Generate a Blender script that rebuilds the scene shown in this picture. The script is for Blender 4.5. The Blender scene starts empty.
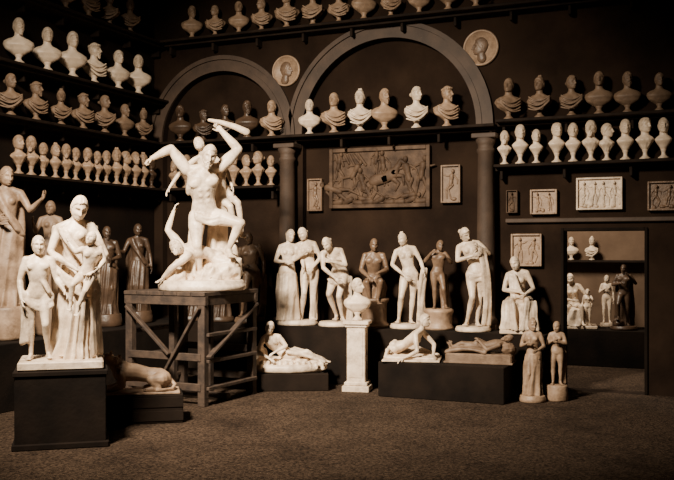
import bpy, math, random
import numpy as np
from mathutils import Vector, Matrix, Euler, noise
V=Vector
scene=bpy.context.scene
# ---------------------------------------------------------------- materials
def mat(name,c1,c2,scale=6.0,rough=.6,bump=.15,bscale=40.,metal=0.,detail=6.,stain=None):
    m=bpy.data.materials.new(name); m.use_nodes=True
    nt=m.node_tree; b=nt.nodes['Principled BSDF']
    tc=nt.nodes.new('ShaderNodeTexCoord')
    n=nt.nodes.new('ShaderNodeTexNoise'); n.inputs['Scale'].default_value=scale; n.inputs['Detail'].default_value=detail
    r=nt.nodes.new('ShaderNodeValToRGB'); r.color_ramp.elements[0].position=.35; r.color_ramp.elements[1].position=.65
    r.color_ramp.elements[0].color=(*c1,1); r.color_ramp.elements[1].color=(*c2,1)
    nt.links.new(tc.outputs['Object'],n.inputs['Vector']); nt.links.new(n.outputs['Fac'],r.inputs['Fac'])
    out=r.outputs['Color']
    if stain:
        n3=nt.nodes.new('ShaderNodeTexNoise'); n3.inputs['Scale'].default_value=stain[0]; n3.inputs['Detail'].default_value=8; n3.inputs['Roughness'].default_value=.7
        nt.links.new(tc.outputs['Object'],n3.inputs['Vector'])
        r3=nt.nodes.new('ShaderNodeValToRGB'); r3.color_ramp.elements[0].position=.46; r3.color_ramp.elements[1].position=.70
        r3.color_ramp.elements[0].color=(1,1,1,1); r3.color_ramp.elements[1].color=(stain[1],stain[1]*.9,stain[1]*.8,1)
        nt.links.new(n3.outputs['Fac'],r3.inputs['Fac'])
        mx=nt.nodes.new('ShaderNodeMix'); mx.data_type='RGBA'; mx.blend_type='MULTIPLY'; mx.inputs['Factor'].default_value=1
        nt.links.new(out,mx.inputs['A']); nt.links.new(r3.outputs['Color'],mx.inputs['B']); out=mx.outputs['Result']
    nt.links.new(out,b.inputs['Base Color'])
    n2=nt.nodes.new('ShaderNodeTexNoise'); n2.inputs['Scale'].default_value=bscale; n2.inputs['Detail'].default_value=5
    nt.links.new(tc.outputs['Object'],n2.inputs['Vector'])
    bp=nt.nodes.new('ShaderNodeBump'); bp.inputs['Strength'].default_value=bump; bp.inputs['Distance'].default_value=.02
    nt.links.new(n2.outputs['Fac'],bp.inputs['Height']); nt.links.new(bp.outputs['Normal'],b.inputs['Normal'])
    b.inputs['Roughness'].default_value=rough; b.inputs['Metallic'].default_value=metal
    return m
M={}
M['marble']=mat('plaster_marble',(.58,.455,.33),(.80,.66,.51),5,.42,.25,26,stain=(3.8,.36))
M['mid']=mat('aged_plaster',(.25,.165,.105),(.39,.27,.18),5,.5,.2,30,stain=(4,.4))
M['dim']=mat('dimmed_plaster',(.13,.083,.052),(.21,.14,.09),5,.6,.2,30,stain=(4,.5))  # darker plaster copy: weak light on the upper bust rows is put into its colour
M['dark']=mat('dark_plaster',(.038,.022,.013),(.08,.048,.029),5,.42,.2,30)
M['bronze']=mat('bronze_relief',(.10,.061,.037),(.17,.108,.067),7,.45,.3,30)
M['slab']=mat('weathered_slab',(.035,.021,.013),(.095,.060,.038),5,.6,.3,30)
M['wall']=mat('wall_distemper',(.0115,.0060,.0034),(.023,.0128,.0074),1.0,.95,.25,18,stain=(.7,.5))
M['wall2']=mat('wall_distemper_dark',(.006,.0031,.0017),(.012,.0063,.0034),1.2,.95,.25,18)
M['stone']=mat('column_stone',(.034,.020,.012),(.060,.036,.022),3,.7,.2,25)
M['wood']=mat('rough_timber',(.018,.010,.006),(.050,.030,.018),9,.75,.3,50)
M['shelf']=mat('shelf_board',(.008,.0045,.0027),(.017,.010,.006),5,.8,.1,30)
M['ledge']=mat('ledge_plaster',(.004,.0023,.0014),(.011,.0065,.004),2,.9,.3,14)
M['room']=mat('side_room_wall',(.10,.061,.036),(.145,.092,.057),2,.9,.2,14)
M['floor']=mat('gravel_floor',(.012,.0068,.004),(.078,.051,.033),34,.95,1.0,55,0,12.,stain=(.9,.35))
for k_ in('wall','wall2','floor','ledge','slab','shelf'):
    M[k_].node_tree.nodes['Principled BSDF'].inputs['Specular IOR Level'].default_value=.15
# ---------------------------------------------------------------- mesh builder
def nrm(v):
    v=V(v); return v.normalized() if v.length>1e-9 else V((0,0,1))
class MB:
    def __init__(s): s.v=[]; s.f=[]; s.sm=[]; s.m=[]
    def add(s,vs,fs,smooth=True,m=0):
        o=len(s.v); s.v.extend([tuple(p) for p in vs])
        s.f.extend([tuple(i+o for i in f) for f in fs]); s.sm.extend([smooth]*len(fs)); s.m.extend([m]*len(fs))
    def rings(s,R,smooth=True,m=0,cap=True,closed=False):
        n=len(R[0]); vs=[p for r in R for p in r]; fs=[]
        K=len(R)
        for i in range(K-1 if not closed else K):
            a=i*n; b=((i+1)%K)*n
            for j in range(n):
                k=(j+1)%n; fs.append((a+j,a+k,b+k,b+j))
        if cap and not closed:
            fs.append(tuple(range(n-1,-1,-1))); fs.append(tuple((K-1)*n+j for j in range(n)))
        s.add(vs,fs,smooth,m)
    def capsule(s,p1,r1,p2,r2,n=10,m=0):
        p1=V(p1);p2=V(p2); d=p2-p1
        if d.length<1e-6: d=V((0,0,1e-4))
        t=d.normalized(); a=t.orthogonal().normalized(); b=t.cross(a)
        R=[]
        for ang in (-85,-60,-30,0):
            g=math.radians(ang); c=p1+t*(r1*math.sin(g)); r=r1*math.cos(g)
            R.append([c+(a*math.cos(2*math.pi*j/n)+b*math.sin(2*math.pi*j/n))*r for j in range(n)])
        for ang in (0,30,60,85):
            g=math.radians(ang); c=p2+t*(r2*math.sin(g)); r=r2*math.cos(g)
            R.append([c+(a*math.cos(2*math.pi*j/n)+b*math.sin(2*math.pi*j/n))*r for j in range(n)])
        s.rings(R,m=m)
    def tube(s,pts,n=10,m=0):
        for (p,r),(q,w) in zip(pts[:-1],pts[1:]): s.capsule(p,r,q,w,n,m)
    def ell(s,c,r,R=None,n=14,m=0,nz=0,seed=0):
        c=V(c); R=R or Matrix.Identity(3); rg=[]
        k=n//2+1
        for i in range(k+1):
            th=math.pi*(.02+.96*i/k); row=[]
            for j in range(n):
                ph=-2*math.pi*j/n
                d=V((math.sin(th)*math.cos(ph),math.sin(th)*math.sin(ph),math.cos(th)))
                f=1+(nz*noise.noise(d*3+V((seed,seed*2,0))) if nz else 0)
                row.append(c+R@V((d.x*r[0]*f,d.y*r[1]*f,d.z*r[2]*f)))
            rg.append(row)
        s.rings(rg,m=m)
    def box(s,c,sz,rot=0,m=0,R=None,bev=0.0):
        R=R or Matrix.Rotation(rot,3,'Z'); c=V(c); hx,hy,hz=[q/2 for q in sz]
        b=min(bev,hx*.4,hy*.4,hz*.4)
        if b<=0:
            vs=[c+R@V((x*hx,y*hy,z*hz)) for z in(-1,1) for y in(-1,1) for x in(-1,1)]
            s.add(vs,[(0,2,3,1),(4,5,7,6),(0,1,5,4),(2,6,7,3),(0,4,6,2),(1,3,7,5)],False,m); return
        def ring(ix,iy,z):
            pts=[(-ix+b,-iy),(ix-b,-iy),(ix,-iy+b),(ix,iy-b),(ix-b,iy),(-ix+b,iy),(-ix,iy-b),(-ix,-iy+b)]
            return [c+R@V((x,y,z)) for x,y in pts]
        s.rings([ring(hx-b,hy-b,-hz),ring(hx,hy,-hz+b),ring(hx,hy,hz-b),ring(hx-b,hy-b,hz)],False,m)
    def lathe(s,prof,c=(0,0,0),n=28,m=0,sx=1,sy=1,wob=0,smooth=True):
        c=V(c); R=[]
        for r,z in prof:
            R.append([c+V((r*sx*math.cos(2*math.pi*j/n)*(1+wob*math.sin(3*2*math.pi*j/n+z)),r*sy*math.sin(2*math.pi*j/n)*(1+wob*math.sin(4*2*math.pi*j/n+1)),z)) for j in range(n)])
        s.rings(R,smooth,m)
    def mesh(s,name,mats):
        me=bpy.data.meshes.new(name); me.from_pydata([tuple(p) for p in s.v],[],s.f)
        for k in mats: me.materials.append(M[k])
        me.polygons.foreach_set('use_smooth',s.sm); me.polygons.foreach_set('material_index',s.m); me.update()
        return me
def put(me,name,loc=(0,0,0),yaw=0,scale=1):
    o=bpy.data.objects.new(name,me); scene.collection.objects.link(o)
    o.location=loc; o.rotation_euler=(0,0,math.radians(yaw)); o.scale=(scale,)*3
    return o
def remesh(mb,vox,it=3):
    me=bpy.data.meshes.new('tmp'); me.from_pydata(mb.v,[],mb.f); me.update()
    o=bpy.data.objects.new('tmp',me); scene.collection.objects.link(o)
    r=o.modifiers.new('r','REMESH'); r.mode='VOXEL'; r.voxel_size=vox; r.use_smooth_shade=True
    sm=o.modifiers.new('s','SMOOTH'); sm.factor=.5; sm.iterations=it
    dg=bpy.context.evaluated_depsgraph_get(); e=o.evaluated_get(dg); em=e.to_mesh()
    vs=[tuple(v.co) for v in em.vertices]; fs=[tuple(p.vertices) for p in em.polygons]
    e.to_mesh_clear(); bpy.data.objects.remove(o); bpy.data.meshes.remove(me)
    return vs,fs
# ---------------------------------------------------------------- head / hand
def rotm(yaw=0,pitch=0,roll=0):
    return (Matrix.Rotation(math.radians(yaw),3,'Z')@Matrix.Rotation(math.radians(roll),3,'Y')@Matrix.Rotation(math.radians(pitch),3,'X'))
def sst(a,b,x):
    t=np.clip((x-a)/(b-a),0,1); return t*t*(3-2*t)
def head(mb,c,R,k=1,male=False,hair='wavy',seed=0,m=0,beard=False,nu=44,nv=38):
    c=V(c); u=np.linspace(-1,1,nu,endpoint=False); ph=np.sign(u)*math.pi*(.4*abs(u)+.6*u*u)-math.pi/2
    th=np.linspace(.03,math.pi-.03,nv)
    TH,PH=np.meshgrid(th,ph,indexing='ij')
    dx=np.sin(TH)*np.cos(PH); dy=np.sin(TH)*np.sin(PH); dz=np.cos(TH)
    lo=np.clip(-dz,0,1); front=sst(.2,-.3,dy)
    x=.076*dx*(1+.10*lo*front+.25*lo**3*front); y=.095*dy; z=.118*dz
    y=np.where(dy<0,y*(1+.30*lo+.45*lo**3),y*(1-.5*lo))
    g=lambda cx,cz,sx,sz: np.exp(-((x-cx)/sx)**2-((z-cz)/sz)**2)
    f=front; dyv=np.zeros_like(y)
    for sgn in(-1,1):
        dyv+= .024*g(sgn*.030,.008,.018,.013); dyv-=.010*g(sgn*.031,.004,.011,.008)
        dyv-= .008*g(sgn*.032,.032,.024,.007); dyv-=.005*g(sgn*.042,-.028,.018,.016)
        dyv+= .006*g(sgn*.045,-.060,.016,.02)
    nz=np.clip((.03-z)/.062,0,1)
    dyv-= (.010+.024*nz)*np.exp(-(x/(.008+.006*nz))**2)*sst(.05,.02,z)*sst(-.044,-.032,z)
    dyv-= .011*g(0,-.055,.022,.0055); dyv-=.012*g(0,-.071,.018,.006); dyv+=.006*g(0,-.063,.026,.003); dyv+=.006*g(0,-.083,.02,.005)
    dyv-= .012*g(0,-.100,.022,.013)+(.004*g(0,-.1,.035,.02) if male else 0)
    y=y+dyv*f
    def emit(x,y,z):
        P=np.stack([x,y,z],-1)*k
        P=P@np.array(R).T+np.array(c)
        mb.rings([[tuple(q) for q in row[::-1]] for row in P],m=m)
    emit(x,y,z)
    for sgn in(-1,1): mb.ell(c+R@V((sgn*.075*k,.012*k,-.008*k)),(.010*k,.018*k,.030*k),R@rotm(0,15,sgn*8),8,m)
    if hair!='none':
        hl=dz+1.35*dy+.10*np.sin(5*PH+seed)+.10*np.exp(-(dx/.15)**2)*(0 if male else 1)
        h=sst(-.42,-.34,hl)
        if hair=='curly':
            n1=np.zeros_like(dx)
            for i in range(nv):
                for j in range(nu):
                    n1[i,j]=noise.noise(V((dx[i,j],dy[i,j],dz[i,j]))*5.5+V((seed,0,0)))
            w=.18*np.abs(n1)-.02; base=1.08
        elif hair=='short': w=.025*np.sin(22*PH+5*TH); base=1.06
        else:
            w=.030*np.sin(26*TH+10*np.abs(dx)+seed)+.012*np.sin(18*PH); base=1.07+.05*np.exp(-((hl+.2)/.22)**2)-.05*np.exp(-(dx/.07)**2)*(dy<.3)
        fct=.88*(1-h)+(base+w*np.sin(TH))*h
        yb=.095*dy; yb=np.where(dy<0,yb,yb*(1-.35*lo))
        emit(.076*dx*fct,yb*fct,.118*dz*np.where(h>.5,np.minimum(fct,1.09),fct))
        if hair in('wavy','bun'): mb.ell(c+R@V((0,.112*k,.0*k)),(.040*k,.040*k,.040*k),R,14,m,.35,seed)
        if hair=='top':
            for sg in(-1,1): mb.ell(c+R@V((sg*.014*k,.01*k,.128*k)),(.022*k,.028*k,.022*k),R,10,m,.35,seed+sg)
            mb.ell(c+R@V((0,.105*k,-.01*k)),(.035*k,.035*k,.045*k),R,12,m,.35,seed)
        if hair=='wreath':
            for i in range(18):
                a=2*math.pi*i/18
                mb.ell(c+R@V((.080*k*math.cos(a),.098*k*math.sin(a)+.004*k,(.065-.012*math.sin(a))*k)),(.007*k,.016*k,.020*k),R@rotm(math.degrees(a),30),6,m)
    if beard:
        for i in range(15):
            a=(i%5-2)/2; row=i//5
            mb.ell(c+R@V((a*(.052-.012*row)*k,(-.088+.045*a*a)*k,(-.080-.022*row+.028*a*a)*k)),(.018*k,.016*k,.020*k),R,8,m,.5,i+seed)
        for sg in(-1,1): mb.ell(c+R@V((sg*.016*k,-.100*k,-.052*k)),(.017*k,.008*k,.007*k),R@rotm(0,0,sg*18),8,m)
def hand(mb,w,d,n,k=1,curl=.35,thumb=1,m=0):
    w=V(w); d=nrm(d); n=V(n); n=(n-d*n.dot(d)); n=n.normalized() if n.length>1e-4 else d.orthogonal().normalized(); s=d.cross(n)
    R=Matrix((s,n,d)).transposed()
    mb.ell(w+d*.045*k,(.038*k,.017*k,.056*k),R,10,m)
    for i,L in enumerate((.068,.078,.074,.056)):
        off=(-.028+.0187*i)*thumb*-1
        p=w+d*(.086-.004*abs(i-1.3))*k+s*off*k; a=curl*.5; seg=L*k
        r=.0092*k
        for fr in (.45,.32,.25):
            dd=d*math.cos(a)+n*math.sin(a)+s*off*.9*(1-curl); q=p+dd.normalized()*seg*fr
            mb.capsule(p,r,q,r*.88,7,m); p=q; r*=.88; a+=curl*1.1
    p=w+d*.028*k+s*.028*thumb*k; dd=nrm(d*.75+s*.65*thumb+n*.35); q=p+dd*.038*k
    mb.capsule(p,.013*k,q,.011*k,7,m); q2=q+nrm(dd+d*.6+n*.3)*.03*k; mb.capsule(q,.011*k,q2,.008*k,7,m)
# ---------------------------------------------------------------- figure
D0=dict(pel=(0,0,.93),waist=(0,0,1.08),chest=(0,-.01,1.27),neck=(0,.015,1.46),head=(0,-.01,1.61),
 shL=(-.165,.01,1.40),shR=(.165,.01,1.40),elL=(-.23,.03,1.11),elR=(.23,.03,1.11),wrL=(-.24,-.06,.87),wrR=(.24,-.06,.87),
 hipL=(-.09,0,.89),hipR=(.09,0,.89),knL=(-.10,-.03,.49),knR=(.10,-.03,.49),anL=(-.10,.02,.08),anR=(.10,.02,.08),
 toeL=(-.25,-1,0),toeR=(.25,-1,0))
def pose(k=1,off=(0,0,0),mir=False,**o):
    J={a:V(b) for a,b in D0.items()}; J.update({a:V(b) for a,b in o.items()})
    if mir:
        N={}
        for a,b in J.items():
            a2=a[:-1]+('R' if a[-1]=='L' else 'L') if a[-1] in 'LR' else a
            N[a2]=V((-b.x,b.y,b.z))
        J=N
    return {a:(b if a.startswith('toe') else b*k+V(off)) for a,b in J.items()}
class Sculpt:
    def __init__(s): s.soft=MB(); s.hard=MB()
    def figure(s,J,k=1,male=False,hair='wavy',hrot=(0,10,0),seed=0,beard=False,nL=None,nR=None,curl=.35,thick=1,headk=1,muscle=0,hands=True,feet=True):
        B=s.soft; H=s.hard; q=k*thick
        xp=nrm(J['hipR']-J['hipL']); xc=nrm(J['shR']-J['shL'])
        up0=nrm(J['waist']-J['pel']); upc=nrm(J['neck']-J['chest'])
        if male: W=[.07,.14,.148,.138,.122,.142,.168,.175,.12,.065]; Dp=[.06,.10,.108,.1,.092,.108,.12,.105,.08,.062]
        else: W=[.07,.155,.165,.15,.112,.122,.138,.142,.10,.052]; Dp=[.06,.105,.112,.1,.084,.095,.102,.09,.07,.05]
        L=lambda a,b,t:a.lerp(b,t)
        C=[J['pel']-up0*.12*k,J['pel']-up0*.05*k,J['pel'],L(J['pel'],J['waist'],.4),J['waist'],L(J['waist'],J['chest'],.5),J['chest'],L(J['chest'],J['neck'],.45),L(J['chest'],J['neck'],.75),J['neck']]
        bl=[0,0,0,.2,.5,.8,1,1,1,1]; R=[]
        for i,c in enumerate(C):
            a=C[max(i-1,0)]; b=C[min(i+1,len(C)-1)]; up=nrm(b-a)
            x=nrm(xp.lerp(xc,bl[i])); y=nrm(up.cross(x)); x=nrm(y.cross(up))
            R.append([c+x*(W[i]*q*math.cos(2*math.pi*j/20))+y*(Dp[i]*q*math.sin(2*math.pi*j/20)) for j in range(20)])
        B.rings(R)
        yc=nrm(upc.cross(xc)); Rc=Matrix((xc,yc,upc)).transposed(); yp=nrm(up0.cross(xp)); Rp=Matrix((xp,yp,up0)).transposed()
        for sg,t in((-1,'L'),(1,'R')):
            sh=J['sh'+t]
            B.capsule(J['neck'],.045*q,sh,.05*q)
            B.ell(sh,((.062 if male else .05)*q,)*3,None,12)
            if male:
                B.ell(J['chest']+xc*sg*.078*q-yc*.088*q+upc*.035*k,(.082*q,.038*q,.06*q),Rc,12)
                if muscle:
                    for r_ in range(3): B.ell(J['waist'].lerp(J['chest'],.75-.42*r_)+xc*sg*.033*q-yc*(.102-.012*r_)*q,(.03*q,.022*q,.028*q),Rc,10)
                    B.ell(J['chest']+xc*sg*.13*q+yc*.02*q-upc*.02*k,(.045*q,.07*q,.10*q),Rc,12)
            else: B.ell(J['chest']+xc*sg*.062*q-yc*.078*q+upc*.015*k,(.05*q,.045*q,.05*q),Rc,12)
            B.ell(J['pel']+xp*sg*.072*q+yp*.065*q-up0*.05*k,(.082*q,.075*q,.085*q),Rp,12)
            el,wr=J['el'+t],J['wr'+t]; a=(1.18+.08*muscle) if male else 1.0
            mid=L(sh,el,.45); B.tube([(sh,.05*q*a),(mid,(.05+.006*muscle)*q*a),(el,.036*q*a)],12)
            m2=L(el,wr,.3); B.tube([(el,.037*q*a),(m2,.041*q*a),(wr,.025*q*a)],12)
            B.capsule(wr,.025*q*a,wr+nrm(wr-el)*.03*k,.024*q*a)
            hp,kn,an=J['hip'+t],J['kn'+t],J['an'+t]
            m3=L(hp,kn,.35); B.tube([(hp,.088*q),(m3,(.085+.005*muscle)*q),(L(hp,kn,.8),.06*q),(kn,.054*q)],14)
            ax=nrm(an-kn); back=V((0,1,0)); back=nrm(back-ax*back.dot(ax)) if abs(ax.y)<.95 else V((0,0,-1))
            m4=L(kn,an,.3)+back*.014*k; B.tube([(kn,.052*q),(m4,.056*q),(L(kn,an,.7),.038*q),(an,.032*q)],12)
            td=nrm(J['toe'+t]); sd=nrm(td.cross(V((0,0,1)))) if abs(td.z)<.9 else V((1,0,0)); dn=nrm(sd.cross(td)); 
            if dn.z>0: dn=-dn
            if feet:
                heel=an+dn*.045*k-td*.03*k; ball=an+dn*.058*k+td*.12*k
                B.capsule(heel,.032*q,ball,.022*q); B.capsule(an,.032*q,ball,.022*q)
                B.capsule(ball-sd*.022*k,.02*q,ball+sd*.022*k,.018*q)
                for i in range(5):
                    p=ball+sd*(-.034+.017*i)*k*(1)+td*.008*k
                    H.capsule(p,.012*q,p+td*(.036-.004*i)*k,.010*q,7)
            if hands: hand(H,wr+nrm(wr-el)*.02*k,wr-el,nL if (t=='L' and nL) else (nR if (t=='R' and nR) else (-sg,0.2,0)),k*1.02,curl,thumb=1 if t=='L' else -1)
        hd=J['head']; Rh=rotm(*hrot)
        B.tube([(J['neck'],.06*q if male else .052*q),(hd+Rh@V((0,.02*k,-.06*k)),.054*q if male else .045*q)],12)
        head(H,hd,Rh,k*headk,male,hair,seed,beard=beard)
    def skirt(s,lv,n=14,amp=.16,seed=0,rings=34,seg=110,tw=.6,soft=False,a0=.3):
        rnd=random.Random(seed); p1,p2,p3=[rnd.uniform(0,6.28) for _ in range(3)]
        lv=np.array(lv,float); K=len(lv); R=[]
        for i in range(rings+1):
            u=i/rings*(K-1); j=min(int(u),K-2); f=u-j; f=f*f*(3-2*f)*.5+f*.5
            x,y,z,rx,ry=lv[j]*(1-f)+lv[j+1]*f; t=i/rings; row=[]
            for q in range(seg):
                th=2*math.pi*q/seg; w=th+tw*t+.25*math.sin(2*th+p3)
                a=(1-2*abs(math.sin(n/2*w+p1)))*.6+.4*math.sin((n//2+3)*th+p2+1.5*t)
                rr=1+amp*(a0+(1-a0)*t)*a
                row.append(V((x+rx*rr*math.cos(th),y+ry*rr*math.sin(th),z)))
            R.append(row)
        (s.soft if soft else s.hard).rings(R)
    def folds(s,a0,a1,b0,b1,n=6,r=.022,sag=.06,off=(0,0,-1),hard=False):
        a0,a1,b0,b1=map(V,(a0,a1,b0,b1)); off=V(off); T=s.hard if hard else s.soft
        for i in range(n):
            t=i/max(n-1,1); p=a0.lerp(a1,t); q=b0.lerp(b1,t); pts=[]
            for j in range(8):
                u=j/7; pts.append((p.lerp(q,u)+off*(sag*(1+.4*math.sin(i*2.1))*4*u*(1-u)),r*(1+.25*math.sin(i*1.7+j))))
            T.tube(pts,8)
    def base_round(s,r,h,sx=1,sy=1,z=0,wob=0,c=(0,0)):
        s.hard.lathe([(r*.96,z),(r,z+h*.1),(r,z+h*.55),(r*.95,z+h*.7),(r*.95,z+h*.9),(r*.9,z+h)],(c[0],c[1],0),36,0,sx,sy,wob)
    def base_box(s,w,d,h,z=0,c=(0,0)):
        s.hard.box((c[0],c[1],z+h/2),(w,d,h),bev=.015)
    def make(s,name,mk,loc,yaw=0,vox=.0125,it=2,extra=()):
        if s.soft.v:
            vs,fs=remesh(s.soft,vox,it)
            zmin=min(v[2] for v in s.hard.v) if s.hard.v else -1e9
            vs=[(v[0],v[1],max(v[2],zmin)) for v in vs]
            s.hard.add(vs,fs)
        return put(s.hard.mesh(name,[mk]+list(extra)),name,loc,yaw)
# ---------------------------------------------------------------- room shell
XL,YB,ZC=-10.7,15.3,8.0
def boxobj(name,lo,hi,mk,bev=0):
    b=MB(); c=[(a+d)/2 for a,d in zip(lo,hi)]; b.box((0,0,0),[d-a for a,d in zip(lo,hi)],bev=bev)
    return put(b.mesh(name,[mk]),name,c)
boxobj('floor',(-10.9,-3.2,-.2),(3.7,20.6,0),'floor')
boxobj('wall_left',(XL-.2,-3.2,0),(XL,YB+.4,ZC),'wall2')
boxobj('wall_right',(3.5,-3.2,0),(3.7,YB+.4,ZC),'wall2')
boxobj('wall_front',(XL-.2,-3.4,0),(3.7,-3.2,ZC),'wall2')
def plate(outer,holes,y0,y1):
    cu=bpy.data.curves.new('c','CURVE'); cu.dimensions='2D'; cu.fill_mode='BOTH'; cu.extrude=(y1-y0)/2
    for poly in [outer]+holes:
        sp=cu.splines.new('POLY'); sp.points.add(len(poly)-1); sp.use_cyclic_u=True
        for p,(x,z) in zip(sp.points,poly): p.co=(x,z,0,1)
    o=bpy.data.objects.new('c',cu); scene.collection.objects.link(o)
    dg=bpy.context.evaluated_depsgraph_get(); me=o.evaluated_get(dg).to_mesh()
    vs=[(v.co.x,(y0+y1)/2-v.co.z,v.co.y) for v in me.vertices]; fs=[tuple(p.vertices) for p in me.polygons]
    o.evaluated_get(dg).to_mesh_clear(); bpy.data.objects.remove(o)
    return vs,fs
ZL=.97
def archpoly(x0,x1,zs):
    c=(x0+x1)/2; r=(x1-x0)/2
    return [(x0,ZL+.02),(x1,ZL+.02)]+[(c+r*math.cos(math.pi*i/28),zs+r*math.sin(math.pi*i/28)) for i in range(29)]
DX0,DX1,DZ=-2.69,-1.33,2.66
door=[(DX0,.001),(DX1,.001),(DX1,DZ),(DX0,DZ)]
rect=[(XL,-.05),(3.5,-.05),(3.5,ZC),(XL,ZC)]
BAYS=[(-10.5,-7.85),(-7.41,-4.11)]
b=MB()
vs,fs=plate(rect,[door]+[archpoly(a,c,4.42) for a,c in BAYS],YB,YB+.16); b.add(vs,fs,False)
vs,fs=plate(rect,[door],YB+.16,YB+.3); b.add(vs,fs,False)
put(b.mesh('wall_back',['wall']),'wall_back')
b=MB(); SK=(-7.6,3.2,-3.8,6.8)
x0,y0,x1,y1=SK
for lo,hi in(((XL-.2,-3.4),(3.7,y0)),((XL-.2,y1),(3.7,YB+.4)),((XL-.2,y0),(x0,y1)),((x1,y0),(3.7,y1))):
    b.box(((lo[0]+hi[0])/2,(lo[1]+hi[1])/2,ZC+.1),(hi[0]-lo[0],hi[1]-lo[1],.2))
put(b.mesh('ceiling',['wall2']),'ceiling')
b=MB()
for i in range(6): b.box((x0+(x1-x0)*i/5,(y0+y1)/2,ZC+.25),(.06,y1-y0+.1,.1))
for i in range(4): b.box(((x0+x1)/2,y0+(y1-y0)*i/3,ZC+.25),(x1-x0+.1,.06,.1))
put(b.mesh('window_1',['wood']),'window_1')
boxobj('wall_alcove_back',(-6,20.2,0),(1.5,20.4,4.6),'room')
boxobj('wall_alcove_left',(-6.2,YB+.3,0),(-6,20.4,4.6),'room'); boxobj('wall_alcove_right',(1.5,YB+.3,0),(1.7,20.4,4.6),'room')
boxobj('ceiling_alcove',(-6.2,YB+.3,4.6),(1.7,20.4,4.8),'room')
b=MB()
for x in(DX0+.025,DX1-.025): b.box((x,YB+.14,DZ/2),(.05,.36,DZ),bev=.01)
b.box(((DX0+DX1)/2,YB+.14,DZ-.025),(DX1-DX0-.10,.36,.05),bev=.01)
put(b.mesh('door_1',['ledge']),'door_1')
ti=1
for a,c in BAYS:
    b=MB(); cx=(a+c)/2; r=(c-a)/2
    for r0,r1,yy in((r,r+.10,.05),(r+.10,r+.22,.03),(r+.22,r+.30,.07)):
        R=[]
        for i in range(41):
            t=math.pi*i/40; R.append([V((cx+q*math.cos(t),w,4.42+q*math.sin(t))) for q,w in((r0,YB),(r1,YB),(r1,YB-yy),(r0,YB-yy))])
        b.rings(R,False)
    put(b.mesh('trim_%d'%ti,['stone']),'trim_%d'%ti); ti+=1
b=MB(); b.box((-1.1,YB-.04,2.79),(5.0,.08,.07),bev=.01); put(b.mesh('trim_%d'%ti,['stone']),'trim_%d'%ti); ti+=1
def column():
    b=MB(); z=ZL
    b.box((0,0,z+.052),(.42,.36,.10),bev=.01)
    b.lathe([(.19,z+.1),(.21,z+.13),(.19,z+.17),(.165,z+.2),(.155,z+.25),(.155,z+1.2),(.135,z+2.95),(.155,z+2.98),(.155,z+3.02),(.135,z+3.04),(.14,z+3.10),(.19,z+3.2)],n=28)
    b.box((0,0,z+3.24),(.42,.36,.08),bev=.01); 
    return b.mesh('half_column',['stone'])
cm=column()
for x in(-7.63,-3.9): put(cm,'column',(x,YB-.19,0))
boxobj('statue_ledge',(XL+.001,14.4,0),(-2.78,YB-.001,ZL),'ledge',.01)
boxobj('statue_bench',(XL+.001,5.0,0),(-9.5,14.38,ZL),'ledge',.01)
def shelf(x0,x1,y0,y1,z,alongx=True):
    b=MB(); b.box(((x0+x1)/2,(y0+y1)/2,z-.025),(x1-x0,y1-y0,.05),bev=.008)
    if alongx:
        b.box(((x0+x1)/2,(y0+y1)/2+.08,z-.075),(x1-x0,(y1-y0)-.16,.05))
        n=int((x1-x0)/.9)+1
        for i in range(n): b.box((x0+.1+(x1-x0-.2)*i/max(n-1,1),y1-.1,z-.17),(.05,.18,.16),bev=.01)
    else:
        b.box((x0+(x1-x0-.08)/2,(y0+y1)/2,z-.075),(x1-x0-.08,y1-y0,.05))
        n=int((y1-y0)/.9)+1
        for i in range(n): b.box((x0+.1,y0+.1+(y1-y0-.2)*i/max(n-1,1),z-.17),(.18,.05,.16),bev=.01)
    put(b.mesh('bust_shelf',['shelf']),'bust_shelf')
ZA,ZB_,ZT=4.40,3.72,6.37
shelf(XL+.4,-3.72,YB-.38,YB,ZA); shelf(-3.7,.6,YB-.38,YB,4.46); shelf(-3.74,.6,YB-.34,YB,ZB_)
shelf(XL+.4,-.5,YB-.4,YB,ZT); shelf(XL+.4,-7.85,YB-.34,YB,3.5)
for z in(3.5,4.4,5.25,6.37): shelf(XL,XL+.38,9.5,YB,z,False)
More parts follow.
